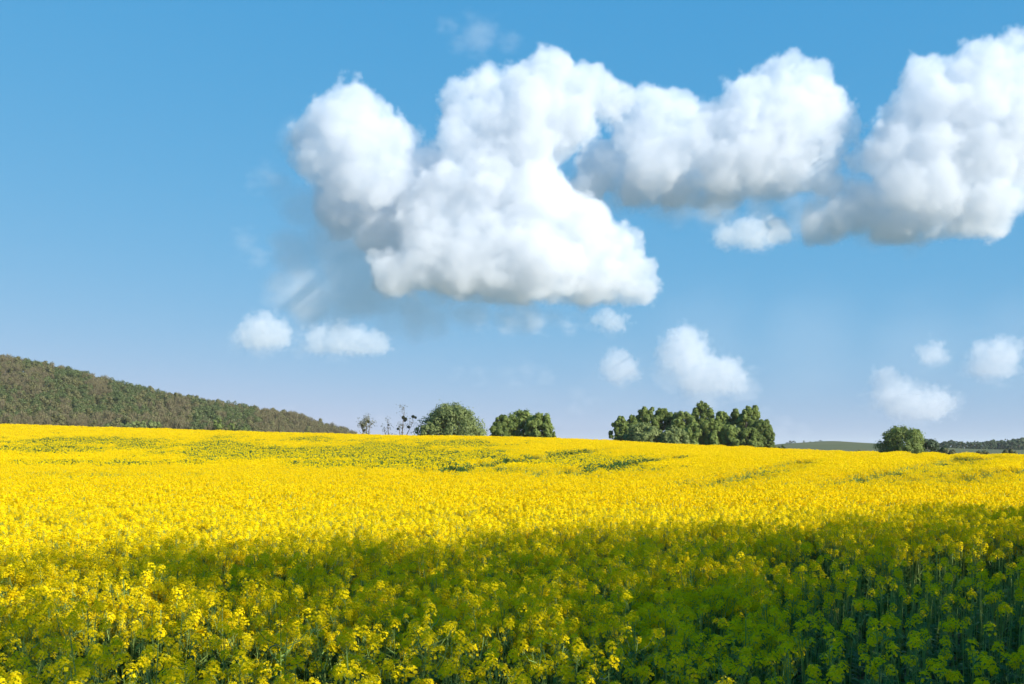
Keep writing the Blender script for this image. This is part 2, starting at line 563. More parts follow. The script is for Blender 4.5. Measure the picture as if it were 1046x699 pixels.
# ------------------------------------------------------------------ trees
def crown_quads(g, blobs, n, leaf, flat=.0):
    """leaves spread over the outer part of overlapping leaf clumps; blobs (x,y,z,rx,rz)"""
    b = np.array(blobs, float)
    area = b[:, 3] ** 2 + b[:, 3] * b[:, 4]
    k = g.choice(len(b), n, p=area / area.sum())
    d = rand_unit(g, n)
    d[:, 2] = np.where((d[:, 2] < -.3) & (g.random(n) < .6), -d[:, 2], d[:, 2])
    # clumpy radius: bumps of the clump outline
    bump = 1 + .30 * np.sin(d[:, 0] * 7 + k * 1.7) * np.sin(d[:, 1] * 8 + k) * np.cos(d[:, 2] * 6 + k * 2.3)
    r = (1 - .45 * g.random(n) ** 2. + .28 * (g.random(n) < .2) * g.random(n)) * bump
    P = b[k, :3] + d * r[:, None] * b[k][:, [3, 3, 4]]
    N = unit(d * 1.9 + rand_unit(g, n) * .65 + np.array([0, 0, .25]))
    s = leaf * g.uniform(.6, 1.3, n)
    Q = facing_quads(P, N, s, s * .7, g)
    kt = g.random(len(b))
    tint = np.clip(kt[k] * .6 + g.random(n) * .45 - .1, 0, 1)
    return Q, tint


def trunk_mesh(g, H, r, tips, split=.3, name='trunk', n=6):
    V, F = [], []
    bend = g.normal(size=2) * .03 * H
    top = (bend[0], bend[1], H)
    mid = (bend[0] * .3, bend[1] * .3, H * .5)
    tube(V, F, [(0, 0, -.3), (0, 0, H * .12), mid, top], [r * 1.3, r, r * .65, r * .15], n)
    for t in tips:
        z0 = H * g.uniform(split, .65)
        z0 = min(z0, max(t[2] - .2, .3))
        f = z0 / H
        s = (bend[0] * f, bend[1] * f, z0)
        m = ((s[0] + t[0]) * .5 + g.normal() * .1, (s[1] + t[1]) * .5 + g.normal() * .1, (s[2] + t[2]) * .5 - .05 * H * g.random())
        tube(V, F, [s, m, t], [r * .42, r * .28, r * .08], 5)
    return solid_mesh(name, V, F, [M['bark']])


def tree_meshes(seed, H, W, mat, n=3500, leaf=.28, shape='round', trunk_r=None, clear=.18, nb=14):
    """crown and trunk of a broad-leaved tree H tall and W wide"""
    g = np.random.default_rng(seed)
    blobs = []
    ph = g.random() * 6.28
    nb = int(nb * 1.7)
    for i in range(nb):
        t = (i + .5) / nb
        z = clear + (1 - clear) * t
        if shape == 'round': prof = math.sqrt(max(1 - ((z - .52) / .52) ** 2, .05))
        elif shape == 'dome': prof = math.sqrt(max(1 - (max(z - .25, 0) / .78) ** 2, .05))
        elif shape == 'tall': prof = (.75 + .25 * math.sin(z * PI)) * math.sqrt(max(1 - max(z - .45, 0) ** 2 / .33, .05))
        else: prof = max(1 - z, .06) * 1.1
        a = i * 2.4 + g.uniform(-.5, .5)
        prof *= 1 + .24 * math.sin(3 * a + ph) * math.sin(5 * z + ph) + g.uniform(-.18, .14)
        prof = min(prof, 1.08)
        br = W * .5 * g.uniform(.13, .30) * (.6 + .4 * min(prof, 1))
        rad = max(W * .5 * prof - br * .8, 0) * (1 - .55 * g.random() ** 2)
        bz = H * z - br * .55 * (z > .8)
        blobs.append((math.cos(a) * rad, math.sin(a) * rad, min(bz, H - br * .9), br, br * g.uniform(.85, 1.35)))
    Q, ti = crown_quads(g, blobs, n, leaf)
    Q[:, :, 2] = np.maximum(Q[:, :, 2], .02)
    cm = quad_mesh('crown', Q, [mat], None, ti)
    tm = trunk_mesh(g, H * .8, trunk_r or H * .022, [b[:3] for b in blobs[2::5]])
    return cm, tm


def put_tree(name, meshes, x, y, rz=0., s=1., label=None, cat='tree', group=None, sz=None):
    o = empty(name, (x, y, gz(x, y) - .05), rz, s)
    if sz: o.scale = (s, s, sz)
    tag(o, label, cat, group)
    link(bpy.data.objects.new('trunk', meshes[1]), o)
    link(bpy.data.objects.new('crown', meshes[0]), o)
    return o


def tree_at(name, px, top, hw, D, mat, label, cat='tree', group=None, seed=0, **k):
    x = wx(px, D); z0 = gz(x, D)
    H = wz(top, D) - z0
    W = 2.5 * hw * D / FOC
    ms = tree_meshes(seed, H, W, mat, **k)
    return put_tree(name, ms, x, D, 0, 1, label, cat, group)


def build_grove():
    G = 'trees of the round grove on the crest'
    D_, Mi, Wi = M['grove_dark'], M['grove_mid'], M['willow']
    rows = [
        (634, 426, 10, 229, D_, 'tall', 'narrow dark green tree that forms the left end of the grove'),
        (646, 424, 9, 234, D_, 'tall', 'slim dark tree second from the left end of the grove'),
        (660, 416, 12, 236, D_, 'round', 'round dark green tree rising above the pale olive shrub of the grove'),
        (677, 417, 11, 238, D_, 'round', 'dark green tree right of the first round top of the grove'),
        (698, 421, 13, 234, Mi, 'round', 'mid green tree in the dip of the grove, left of its tallest tree'),
        (717, 411, 13, 240, D_, 'tall', 'tallest tree of the grove, dark with a pointed top'),
        (737, 420, 11, 237, Mi, 'tall', 'mid green tree just right of the tallest tree of the grove'),
        (751, 418, 9, 239, D_, 'tall', 'narrow dark tree between two rounder tops in the grove'),
        (765, 415, 13, 234, Mi, 'round', 'broad rounded tree, highest on the right side of the grove'),
        (778, 429, 12, 230, D_, 'round', 'lower dark tree stepping down at the right side of the grove'),
        (785, 438, 7, 226, D_, 'dome', 'small dark tree that forms the right end of the grove'),
        (658, 432, 18, 222, Wi, 'dome', 'broad pale olive shrub in front of the left half of the grove'),
        (688, 437, 15, 220, Wi, 'dome', 'lower pale olive shrub in front of the grove, next to the broad one'),
        (708, 433, 12, 224, Mi, 'dome', 'mid green bushy tree in front of the tallest tree of the grove'),
        (727, 428, 12, 223, Mi, 'dome', 'light green domed tree standing forward in the middle of the grove'),
        (746, 434, 11, 222, Mi, 'dome', 'low green bushy tree in front of the right half of the grove'),
        (766, 437, 12, 221, D_, 'dome', 'low dark bushy tree in front of the broad rounded tree of the grove'),
    ]
    for i, (px, top, hw, D, mat, sh, lab) in enumerate(rows):
        nm = 'olive_shrub' if mat is Wi else 'grove_tree'
        tree_at(nm, px, top, hw, D, mat, lab, 'shrub' if mat is Wi else 'tree', G, seed=200 + i, shape=sh, n=14000, leaf=.25, clear=.04, nb=46)
    # the two solitary clumps to the left of the grove
    tree_at('willow_tree', 461, 413.5, 29, 214, Wi, 'big round pale olive tree standing alone on the crest', 'tree', None, 301, shape='dome', n=22000, leaf=.22, clear=.04, nb=60)
    tree_at('willow_shrub', 437, 431, 12, 209, Wi, 'low pale shrub leaning against the left of the big round tree', 'shrub', None, 302, shape='dome', n=3200, leaf=.2, clear=.03, nb=12)
    G2 = 'small clump of dark trees on the crest'
    for i, (px, top, hw, D, mat, lab) in enumerate([
        (514, 424, 12, 218, D_, 'darkest tree at the left of the small clump of three'),
        (534, 419.5, 18, 222, Mi, 'middle and highest tree of the small clump of three'),
        (552, 422.5, 14, 217, Mi, 'right tree of the small clump of three')]):
        tree_at('clump_tree', px, top, hw, D, mat, lab, 'tree', G2, seed=310 + i, shape='dome', n=14000, leaf=.24, clear=.03, nb=46)
    tree_at('small_shrub', 566, 440, 5.5, 214, D_, 'tiny dark shrub at the right foot of the clump of three', 'shrub', None, 320, shape='cone', n=1200, leaf=.18, clear=.02, nb=8)
    # right-hand side
    tree_at('broad_tree', 921, 436.5, 22, 232, M['grove_dark'], 'broad dark green tree standing alone behind the right edge of the field', 'tree', None, 330, shape='dome', n=12000, leaf=.24, clear=.03, nb=44)
    tree_at('low_tree', 948, 448, 15, 236, M['far_green'], 'low dark tree trailing off to the right of the broad tree', 'tree', None, 331, shape='dome', n=6000, leaf=.24, clear=.02, nb=14)
    tree_at('small_shrub', 799, 454.5, 5, 232, M['far_green'], 'tiny dark shrub on the crest just right of the grove', 'shrub', None, 332, shape='dome', n=1000, leaf=.2, clear=.02, nb=7)
    for i, (px, top, hw, lab) in enumerate([(968, 459, 9, 'low olive bush at the field edge right of the low dark tree'), (1002, 460.5, 10, 'flat olive bush at the field edge below the far wood'),
                                            (1030, 459, 8, 'small olive bush at the field edge near the end of the far wood'), (880, 460, 8, 'small olive bush at the field edge left of the broad tree')]):
        tree_at('field_bush', px, top, hw, 214, M['bud_olive'], lab, 'bush', 'bushes along the far field edge', seed=340 + i, shape='dome', n=1500, leaf=.2, clear=.02, nb=9)


def sparse_tree(px, top, base_D, hw, balls, label, seed, fork, leafn=260):
    """a thin, nearly bare tree with dark mistletoe balls"""
    D = base_D
    x = wx(px, D); z0 = gz(x, D); H = wz(top, D) - z0; s = D / FOC
    g = np.random.default_rng(seed)
    o = empty('sparse_tree', (x, D, z0 - .05)); tag(o, label, 'tree', 'thin trees with mistletoe on the crest')
    V, F, tips = [], [], []
    for fx, fz in fork:
        e = np.array([fx * s, g.normal() * .5, H * fz])
        m = np.array([fx * s * .35, e[1] * .4, H * fz * .5])
        tube(V, F, [(0, 0, 0), m, e], [.16, .11, .03], 6); tips.append(e)
        for k in range(9):
            t = g.uniform(.35, .98); b = m * (1 - t) + e * t if t > .5 else m * 2 * t
            d = np.array([g.normal() * .9, g.normal() * .9, g.uniform(.5, 1.6)]) * (hw * s / 3)
            tube(V, F, [b, b + d * .5 + np.array([0, 0, -.1]), b + d], [.045, .032, .015], 4); tips.append(b + d)
    link(bpy.data.objects.new('trunk', solid_mesh('trunk', V, F, [M['bark']])), o)
    T = np.array(tips)
    P = T[g.integers(len(T), size=leafn)] + g.normal(size=(leafn, 3)) * .42
    Q = facing_quads(P, rand_unit(g, leafn), .13, .09, g)
    link(bpy.data.objects.new('crown', quad_mesh('crown', Q, [M['bud_olive']], None, g.random(leafn))), o)
    for bx, by, br in balls:
        n = 260
        P = rand_unit(g, n) * (br * s) * (1 - .5 * g.random(n)[:, None] ** 2)
        Q = facing_quads(P, rand_unit(g, n), .12, .07, g)
        b = link(bpy.data.objects.new('mistletoe_ball', quad_mesh('mistletoe_ball', Q, [M['mistletoe']], None, g.random(n))), o)
        b.location = ((bx - px) * s, g.normal() * .2, wz(by, D) - z0)


def build_sparse():
    sparse_tree(374, 426, 212, 7, [(376, 430.5, 1.5), (370.5, 435, 1.4), (371.5, 439.5, 1.3)], 'small thin tree with a few dark mistletoe balls, nearest the wooded hill', 401, [(-5, .8), (1, 1.), (5, .82)], 900)
    sparse_tree(410, 416, 216, 9, [(412, 426.5, 1.7), (414.5, 428, 1.6), (422, 425.5, 1.5), (424.5, 426.5, 1.1), (417.5, 436, 1.5), (406.5, 438, 1.1), (413.5, 429.5, 1.2)],
                'taller thin tree hung with dark mistletoe balls beside the big round tree', 402, [(3, 1.0), (-3, .62), (13, .72)], 260)
    sparse_tree(397, 430, 219, 6, [(396.5, 434, .7)], 'little bare tree between the two thin trees with mistletoe', 403, [(-1, 1.), (-5, .8), (4, .5)], 200)


def wood_tree_meshes(seed, kind):
    g = np.random.default_rng(seed)
    H = 8.6
    if kind == 'needle':
        n = 420
        t = g.random(n) ** .8
        r = (1 - t ** 1.6) * 2.6 * (.75 + .25 * np.cos(t * 40)) * g.uniform(.55, 1., n); a = g.random(n) * 6.28
        P = np.stack([np.cos(a) * r, np.sin(a) * r, 1.2 + t * 9.3], 1)
        Q = facing_quads(P, unit(np.stack([np.cos(a), np.sin(a), np.full(n, .7)], 1)), .5, .3, g)
        return quad_mesh('crown', Q, [M['dark_needles']], None, g.random(n)), trunk_mesh(g, H * .95, .2, [], n=5)
    blobs = []
    W = g.uniform(4.2, 6.)
    for i in range(9):
        a = g.random() * 6.28; z = g.uniform(.38, .95); rr = W * .3 * math.sqrt(max(1 - ((z - .6) / .5) ** 2, .1)) * g.uniform(.3, 1)
        blobs.append((math.cos(a) * rr, math.sin(a) * rr, H * z - .5, W * .25, W * .25))
    if kind == 'bare':
        n = 480
        b = np.array(blobs); k = g.integers(len(b), size=n)
        st = np.stack([b[k, 0] * .4, b[k, 1] * .4, H * .3 + (b[k, 2] - H * .3) * .4], 1)
        e = b[k, :3] + rand_unit(g, n) * b[k, 3:4] * g.uniform(.5, 1.15, n)[:, None]
        f = g.uniform(.55, .9, n)[:, None]
        A = st * (1 - f) + e * f
        s = unit(np.cross(e - A, rand_unit(g, n))) * g.uniform(.04, .10, n)[:, None]
        Q = np.stack([A - s, A + s, e + s * .3, e - s * .3], 1)
        Q2, _ = crown_quads(g, blobs, 90, .22)
        me = quad_mesh('crown', np.concatenate([Q, Q2]), [M['twig'], M['bud_olive']], [0] * n + [1] * 90, g.random(n + 90))
    else:
        Q, ti = crown_quads(g, blobs, 620, .30)
        me = quad_mesh('crown', Q, [M['bud_olive'] if kind == 'olive' else M['wood_green'] if kind == 'green' else M['willow']], None, ti)
    return me, trunk_mesh(g, H * .85, .2, [b[:3] for b in blobs[::2]], n=5)


def build_wood():
    g = np.random.default_rng(31)
    kinds = {k: [wood_tree_meshes(500 + 20 * i + j, k) for j in range(4)] for i, k in enumerate(('bare', 'olive', 'green', 'needle', 'pale'))}
    labels = {'bare': 'brown leafless tree in the wood on the far left hill', 'olive': 'olive tree coming into leaf in the wood on the far left hill', 'green': 'fresh green tree in the wood on the far left hill',
              'needle': 'dark pointed conifer standing in the wood on the far left hill', 'pale': 'pale green shrub along the foot of the wooded hill'}
    pts = []
    yy = 400.
    while yy < 668:
        st = 3.7 if yy < 470 else 4.3
        lo = wx(-25, yy)
        for x in np.arange(lo, -40, st):
            xx = x + g.uniform(-.45, .45) * st; y = yy + g.uniform(-.5, .5) * st * 1.3
            hill = float(np.interp(xx, _rx, _rz)) * float(sstep(300, 625, y))
            if np.interp(xx, _rx, _rz) < .8: continue
            z = gz(xx, y) + 7
            px = CX + xx / y * FOC; py = HOR - (z - EYE) / y * FOC
            crest = np.interp(px, _cp[:, 0], _cp[:, 1])
            if py > crest + 1: continue
            pts.append((xx, y, px, py))
        yy += st * 1.25
    def kind_of(px, py):
        n = fbm(px * .03, py * .07, 41, 3); r = g.random()
        if 108 < px < 168 and py > 426 and r < .25: return 'pale'
        if 196 < px < 262 and 417 < py and r < .6: return 'needle' if r < .0 else 'green'
        if 170 < px < 232 and py < 414 and r < .0: return 'needle'
        if px > 240 or py > 424: return 'bare' if r < .8 else 'olive'
        if n > .56: return 'green' if r < .5 else 'olive'
        if n < .42: return 'bare' if r < .8 else 'olive'
        return ('bare', 'olive', 'green', 'olive')[int(r * 4)] if r < 1.1 else 'needle'
    rows = []
    for x, y, px, py in pts:
        rows.append((x, y, kind_of(px, py), g.uniform(.75, 1.2), g.random() * 6.28))
    rows.sort(key=lambda r: r[1])
    print('wood trees', len(rows))
    # the nearest rows one by one, the rest of the wood as one mass
    one = rows[:NWOOD]
    for x, y, k, s, a in one:
        m = kinds[k][int(g.integers(4))]
        if k == 'pale': s *= .8
        put_tree('wood_tree' if k != 'pale' else 'wood_shrub', m, x, y, a, s, labels[k], 'tree' if k != 'pale' else 'shrub', 'trees at the front of the wooded hill')
    src = bpy.data.collections.new('wood_sources')
    order = ('bare', 'olive', 'green', 'needle', 'pale'); i = 0
    for k in order:
        for cm, tm in kinds[k]:
            me = join_meshes(cm, tm)
            src.objects.link(bpy.data.objects.new('wood_piece_%03d' % i, me)); i += 1
    P, pick, turn, size = [], [], [], []
    for x, y, k, s, a in rows[NWOOD:]:
        if k == 'pale': s *= .8
        P.append((x, y, gz(x, y) - .05)); pick.append(order.index(k) * 4 + int(g.integers(4))); turn.append(a); size.append((s, s, s))
    me = bpy.data.meshes.new('woodland'); me.from_pydata(P, [], [])
    a = me.attributes.new('pick', 'INT', 'POINT'); a.data.foreach_set('value', pick)
    a = me.attributes.new('turn', 'FLOAT', 'POINT'); a.data.foreach_set('value', turn)
    a = me.attributes.new('size', 'FLOAT_VECTOR', 'POINT'); a.data.foreach_set('vector', np.array(size, np.float32).reshape(-1))
    for k in ('twig', 'bud_olive', 'wood_green', 'dark_needles', 'bark'): me.materials.append(M[k])
    o = link(bpy.data.objects.new('woodland', me))
    tag(o, 'brown and green mass of woodland covering the far left hill', 'woodland', kind='stuff')
    scatter(o, src)


NWOOD = 255


def build_wood_edge():
    g = np.random.default_rng(77)
    for px, top, hw in [(112, 433, 7), (121, 431, 8), (131, 432.5, 7), (140, 430, 9), (150, 428.5, 9), (159, 431, 8), (166, 434, 6)]:
        tree_at('wood_shrub', px, top, hw, 405 + g.uniform(-12, 12), M['willow'], 'pale grey green shrub along the foot of the wooded hill', 'shrub', 'pale shrubs at the foot of the wooded hill', seed=int(px), n=2600, leaf=.42, shape='dome', clear=.03, nb=14)
    for px, top, hw, lab in [(223, 427, 7, 'dark green tree standing out against the brown right part of the wood'), (236, 432, 6, 'lower dark green tree beside the one that stands out before the brown wood'),
                             (251, 437, 5, 'small round dark tree at the foot of the brown wood'), (243, 435, 5, 'fresh green small tree at the foot of the brown wood')]:
        tree_at('dark_tree', px, top, hw, 400, M['wood_green'] if 'fresh' in lab else M['grove_dark'], lab, 'tree', 'dark trees at the foot of the wood', seed=int(px), n=2600, leaf=.42, shape='dome', clear=.03, nb=14)



def join_meshes(a, b):
    import bmesh
    bm = bmesh.new(); bm.from_mesh(a)
    nm = len(a.materials); nf = len(bm.faces)
    bm.from_mesh(b)
    bm.faces.ensure_lookup_table()
    for f in bm.faces[nf:]: f.material_index += nm
    me = bpy.data.meshes.new('wood_piece'); bm.to_mesh(me); bm.free()
    for m in list(a.materials) + list(b.materials): me.materials.append(m)
    return me


def build_far_right():
    g = np.random.default_rng(51)
    ms = [tree_meshes(600 + i, 11, 10, M['far_green'], n=900, leaf=.6, shape=('dome', 'round')[i % 2], clear=.03, nb=10) for i in range(5)]
    px = 958.
    i = 0
    while px < 1066:
        D = 930 + g.uniform(-60, 60)
        x = wx(px, D)
        top = np.interp(px, [955, 965, 975, 1000, 1010, 1020, 1046, 1066], [453, 451, 451.5, 452.5, 452, 450.5, 448, 447.5]) + g.uniform(-1.2, 1.2)
        H = wz(top, D) - gz(x, D)
        H *= g.uniform(.9, 1.15); put_tree('far_tree', ms[i % 5], x, D, g.random() * 6.28, H / 11 * g.uniform(1.0, 1.7), sz=H / 11, label='dark bluish tree in the far line of trees right of the broad tree', cat='tree', group='far line of trees')
        px += g.uniform(1.5, 2.9); i += 1
    for px, top in [(826, 455), (834, 456), (848, 456.5), (862, 456), (870, 454.5), (878, 456), (888, 456.5), (812, 458)] + [(p, 456.2 + 1.6 * math.sin(p * .35)) for p in np.arange(804, 902, 3.4)]:
        D = 1080 + g.uniform(-50, 50); x = wx(px, D); H = wz(top, D) - gz(x, D)
        put_tree('hedge_tree', ms[i % 5], x, D, g.random() * 6.28, max(H, 3) / 11 * g.uniform(1, 2.2), sz=max(H, 3) / 11 * g.uniform(.6, 1), label='tiny distant tree on the pale meadow between grove and broad tree', cat='tree', group='distant trees on the pale meadow'); i += 1


# ------------------------------------------------------------------ the wood beside the camera that shades the near strip
SHADE_N = 1700
SUN_AZ, SUN_EL = R(123), R(28)
SD = np.array([math.sin(SUN_AZ) * math.cos(SUN_EL), math.cos(SUN_AZ) * math.cos(SUN_EL), math.sin(SUN_EL)])


def build_shade_trees():
    # tops placed where the line to the sun from the edge of the shade passes
    edge = [(-9, 12.6, 13), (-6.0, 14.4, 13), (-3.2, 15.4, 13.5), (-.6, 16.6, 13), (2.2, 18.0, 13.5), (5.2, 20.6, 14), (8.5, 22.4, 14), (12, 23.2, 14.5), (16, 24, 14)]
    ms = [tree_meshes(700 + i, 13.5, 9.5, M['grove_mid'], n=SHADE_N, leaf=.12, shape=('round', 'tall', 'dome')[i % 3], clear=.12, nb=22) for i in range(3)]
    row = [tree_meshes(720 + i, 13.5, 9.5, M['grove_mid'], n=5400, leaf=.12, shape='dome', clear=.12, nb=30) for i in range(2)]
    dense = [tree_meshes(710 + i, 13.5, 9.5, M['grove_mid'], n=5600, leaf=.16, shape=('round', 'dome')[i % 2], clear=.05, nb=22) for i in range(2)]
    i = 0
    for ex, ey, H in edge:
        t = (H - 1.1) / SD[2]
        x, y = ex + SD[0] * t, ey + SD[1] * t
        put_tree('shade_tree', (dense if ex > 8 else row)[i % 2], x, y, i * 1.3, H / 13.5, 'leafy tree beside the camera whose crown shades the near strip of the field', 'tree', 'trees beside the camera'); i += 1
    for x, y, H, d in [(15, 2.5, 11, 0), (20, -.5, 12, 0), (19.5, 6.5, 12, 0), (25.5, 2, 13, 0), (27, 9, 13, 1), (12, .5, 9, 0), (16, -4, 11, 0), (12.5, -3, 10, 0), (22, -5, 13, 0), (32, 12, 13, 1), (8.6, 4.6, 6, 1), (11.5, 6.6, 7, 1), (30, 4, 13, 1), (6.3, 4.2, 4.5, 1), (8.2, 7.4, 5.5, 1)]:
        y -= .2 * x
        put_tree('shade_tree', (dense if d else ms)[i % 2], x, y, i * 1.7, H / 13.5, 'leafy tree beside the camera whose crown shades the near strip of the field', 'tree', 'trees beside the camera'); i += 1


# ------------------------------------------------------------------ clouds: real vapour, lit by the sun and the sky
def cloud_mat(name, dens, an=0., col=(.905, .925, .95)):
    m, t, o = new_mat(name)
    v = t.nodes.new('ShaderNodeVolumePrincipled')
    v.inputs['Color'].default_value = (*col, 1); v.inputs['Density'].default_value = dens; v.inputs['Anisotropy'].default_value = an
    v.inputs['Density Attribute'].default_value = 'density'
    t.links.new(v.outputs[0], o.inputs['Volume'])
    return m


def make_cloud(blobs, D, mat, label, res=1.75, amp=1., vs=34., seed=0, soft=5., warp=22., fine=22., soft_blobs=(), soft_w=26., soft_d=.3, ragged=70., base=None):
    """blobs (px, py, radius[, depth]) in photograph pixels at distance D, turned into metres by the object's scale;
    soft_blobs give thin, ragged vapour with wide edges"""
    allb = [tuple(q) + ((0,) if len(q) == 3 else ()) for q in list(blobs) + list(soft_blobs)]
    b = np.array([(x, d, y, r) for x, y, r, d in allb], float)
    cx, cy = b[:, 0].mean(), b[:, 2].mean()
    b[:, 0] -= cx; b[:, 2] = cy - b[:, 2]
    mg = 10 + .08 * b[:, 3:]
    lo = (b[:, :3] - b[:, 3:] - mg).min(0); hi = (b[:, :3] + b[:, 3:] + mg).max(0)
    n = [max(int((hi[i] - lo[i]) / (res * RESK)), 4) for i in range(3)]
    ng = bpy.data.node_groups.new('cloud_density', 'GeometryNodeTree')
    ng.interface.new_socket('Geometry', in_out='OUTPUT', socket_type='NodeSocketGeometry')
    N, lk = ng.nodes, ng.links.new
    pos = N.new('GeometryNodeInputPosition').outputs[0]

    def mth(op, *v):
        m = N.new('ShaderNodeMath'); m.operation = op
        for i, a in enumerate(v):
            if isinstance(a, (int, float)): m.inputs[i].default_value = a
            else: lk(a, m.inputs[i])
        return m.outputs[0]

    off = N.new('ShaderNodeVectorMath'); off.operation = 'ADD'; lk(pos, off.inputs[0]); off.inputs[1].default_value = (seed * 37.1, seed * 11.3, seed * 5.7)
    wn = N.new('ShaderNodeTexNoise'); wn.inputs['Scale'].default_value = .6 / vs; wn.inputs['Detail'].default_value = 2; lk(off.outputs[0], wn.inputs['Vector'])
    wv = N.new('ShaderNodeVectorMath'); wv.operation = 'SUBTRACT'; lk(wn.outputs['Color'], wv.inputs[0]); wv.inputs[1].default_value = (.5, .5, .5)
    wa = N.new('ShaderNodeVectorMath'); wa.operation = 'MULTIPLY_ADD'; lk(wv.outputs[0], wa.inputs[0]); wa.inputs[1].default_value = (warp,) * 3; lk(pos, wa.inputs[2])

    def field(rows):
        acc = None
        for x, y, z, r in rows:
            v = N.new('ShaderNodeVectorMath'); v.operation = 'DISTANCE'; lk(wa.outputs[0], v.inputs[0]); v.inputs[1].default_value = (x, y, z)
            f = mth('MULTIPLY_ADD', v.outputs['Value'], -1., float(r))
            acc = f if acc is None else mth('SMOOTH_MAX', acc, f, 6.)
        return acc

    nz = N.new('ShaderNodeTexNoise'); nz.inputs['Scale'].default_value = 2.6 / vs; nz.inputs['Detail'].default_value = 5; nz.inputs['Roughness'].default_value = .62
    lk(off.outputs[0], nz.inputs['Vector'])
    nzc = mth('SUBTRACT', nz.outputs[0], .5)

    def ramp(h, w):
        m = N.new('ShaderNodeMapRange'); m.interpolation_type = 'SMOOTHSTEP'; lk(h, m.inputs[0]); m.inputs[1].default_value = 0; m.inputs[2].default_value = w
        return m.outputs[0]

    out = None
    nc = len(blobs)
    if nc:
        vo = N.new('ShaderNodeTexVoronoi'); vo.inputs['Scale'].default_value = 1 / vs; vo.inputs['Detail'].default_value = 5.; vo.inputs['Roughness'].default_value = .6; vo.normalize = True
        lk(off.outputs[0], vo.inputs['Vector'])
        h = mth('MULTIPLY_ADD', mth('MULTIPLY_ADD', vo.outputs['Distance'], -1., .37), amp * 60., field(b[:nc]))
        h = mth('MULTIPLY_ADD', nzc, fine, h)
        if base is not None:       # the level at which the vapour condenses: a flat, slightly uneven underside
            sx = N.new('ShaderNodeSeparateXYZ'); lk(pos, sx.inputs[0])
            lev = mth('MULTIPLY_ADD', nzc, 34., mth('ADD', sx.outputs['Z'], base - cy))
            h = mth('SMOOTH_MIN', h, lev, 9.)
        out = ramp(h, soft)
    if len(soft_blobs):
        sn = N.new('ShaderNodeTexNoise'); sn.inputs['Scale'].default_value = .9 / vs; sn.inputs['Detail'].default_value = 5; sn.inputs['Roughness'].default_value = .6
        st = N.new('ShaderNodeVectorMath'); st.operation = 'MULTIPLY'; lk(off.outputs[0], st.inputs[0]); st.inputs[1].default_value = (.75, .75, 1.5); lk(st.outputs[0], sn.inputs['Vector'])
        h = mth('MULTIPLY_ADD', mth('SUBTRACT', sn.outputs[0], .5), ragged, field(b[nc:]))
        s = mth('MULTIPLY', ramp(h, soft_w), soft_d)
        out = s if out is None else mth('MAXIMUM', out, s)
    vc = N.new('GeometryNodeVolumeCube'); lk(out, vc.inputs['Density'])
    vc.inputs['Min'].default_value = lo; vc.inputs['Max'].default_value = hi
    for i, k in enumerate('XYZ'): vc.inputs['Resolution ' + k].default_value = n[i]
    sm = N.new('GeometryNodeSetMaterial'); lk(vc.outputs[0], sm.inputs[0]); sm.inputs['Material'].default_value = mat
    go = N.new('NodeGroupOutput'); lk(sm.outputs[0], go.inputs[0])
    me = bpy.data.meshes.new('cloud'); me.materials.append(mat)
    o = link(bpy.data.objects.new('cloud', me))
    md = o.modifiers.new('density', 'NODES'); md.node_group = ng
    s = D / FOC
    o.scale = (s, s, s); o.location = (wx(cx, D), D, wz(cy, D))
    tag(o, label, 'cloud', 'cumulus clouds', 'stuff')
    print('cloud', n, round(n[0] * n[1] * n[2] / 1e6, 2))
    return o


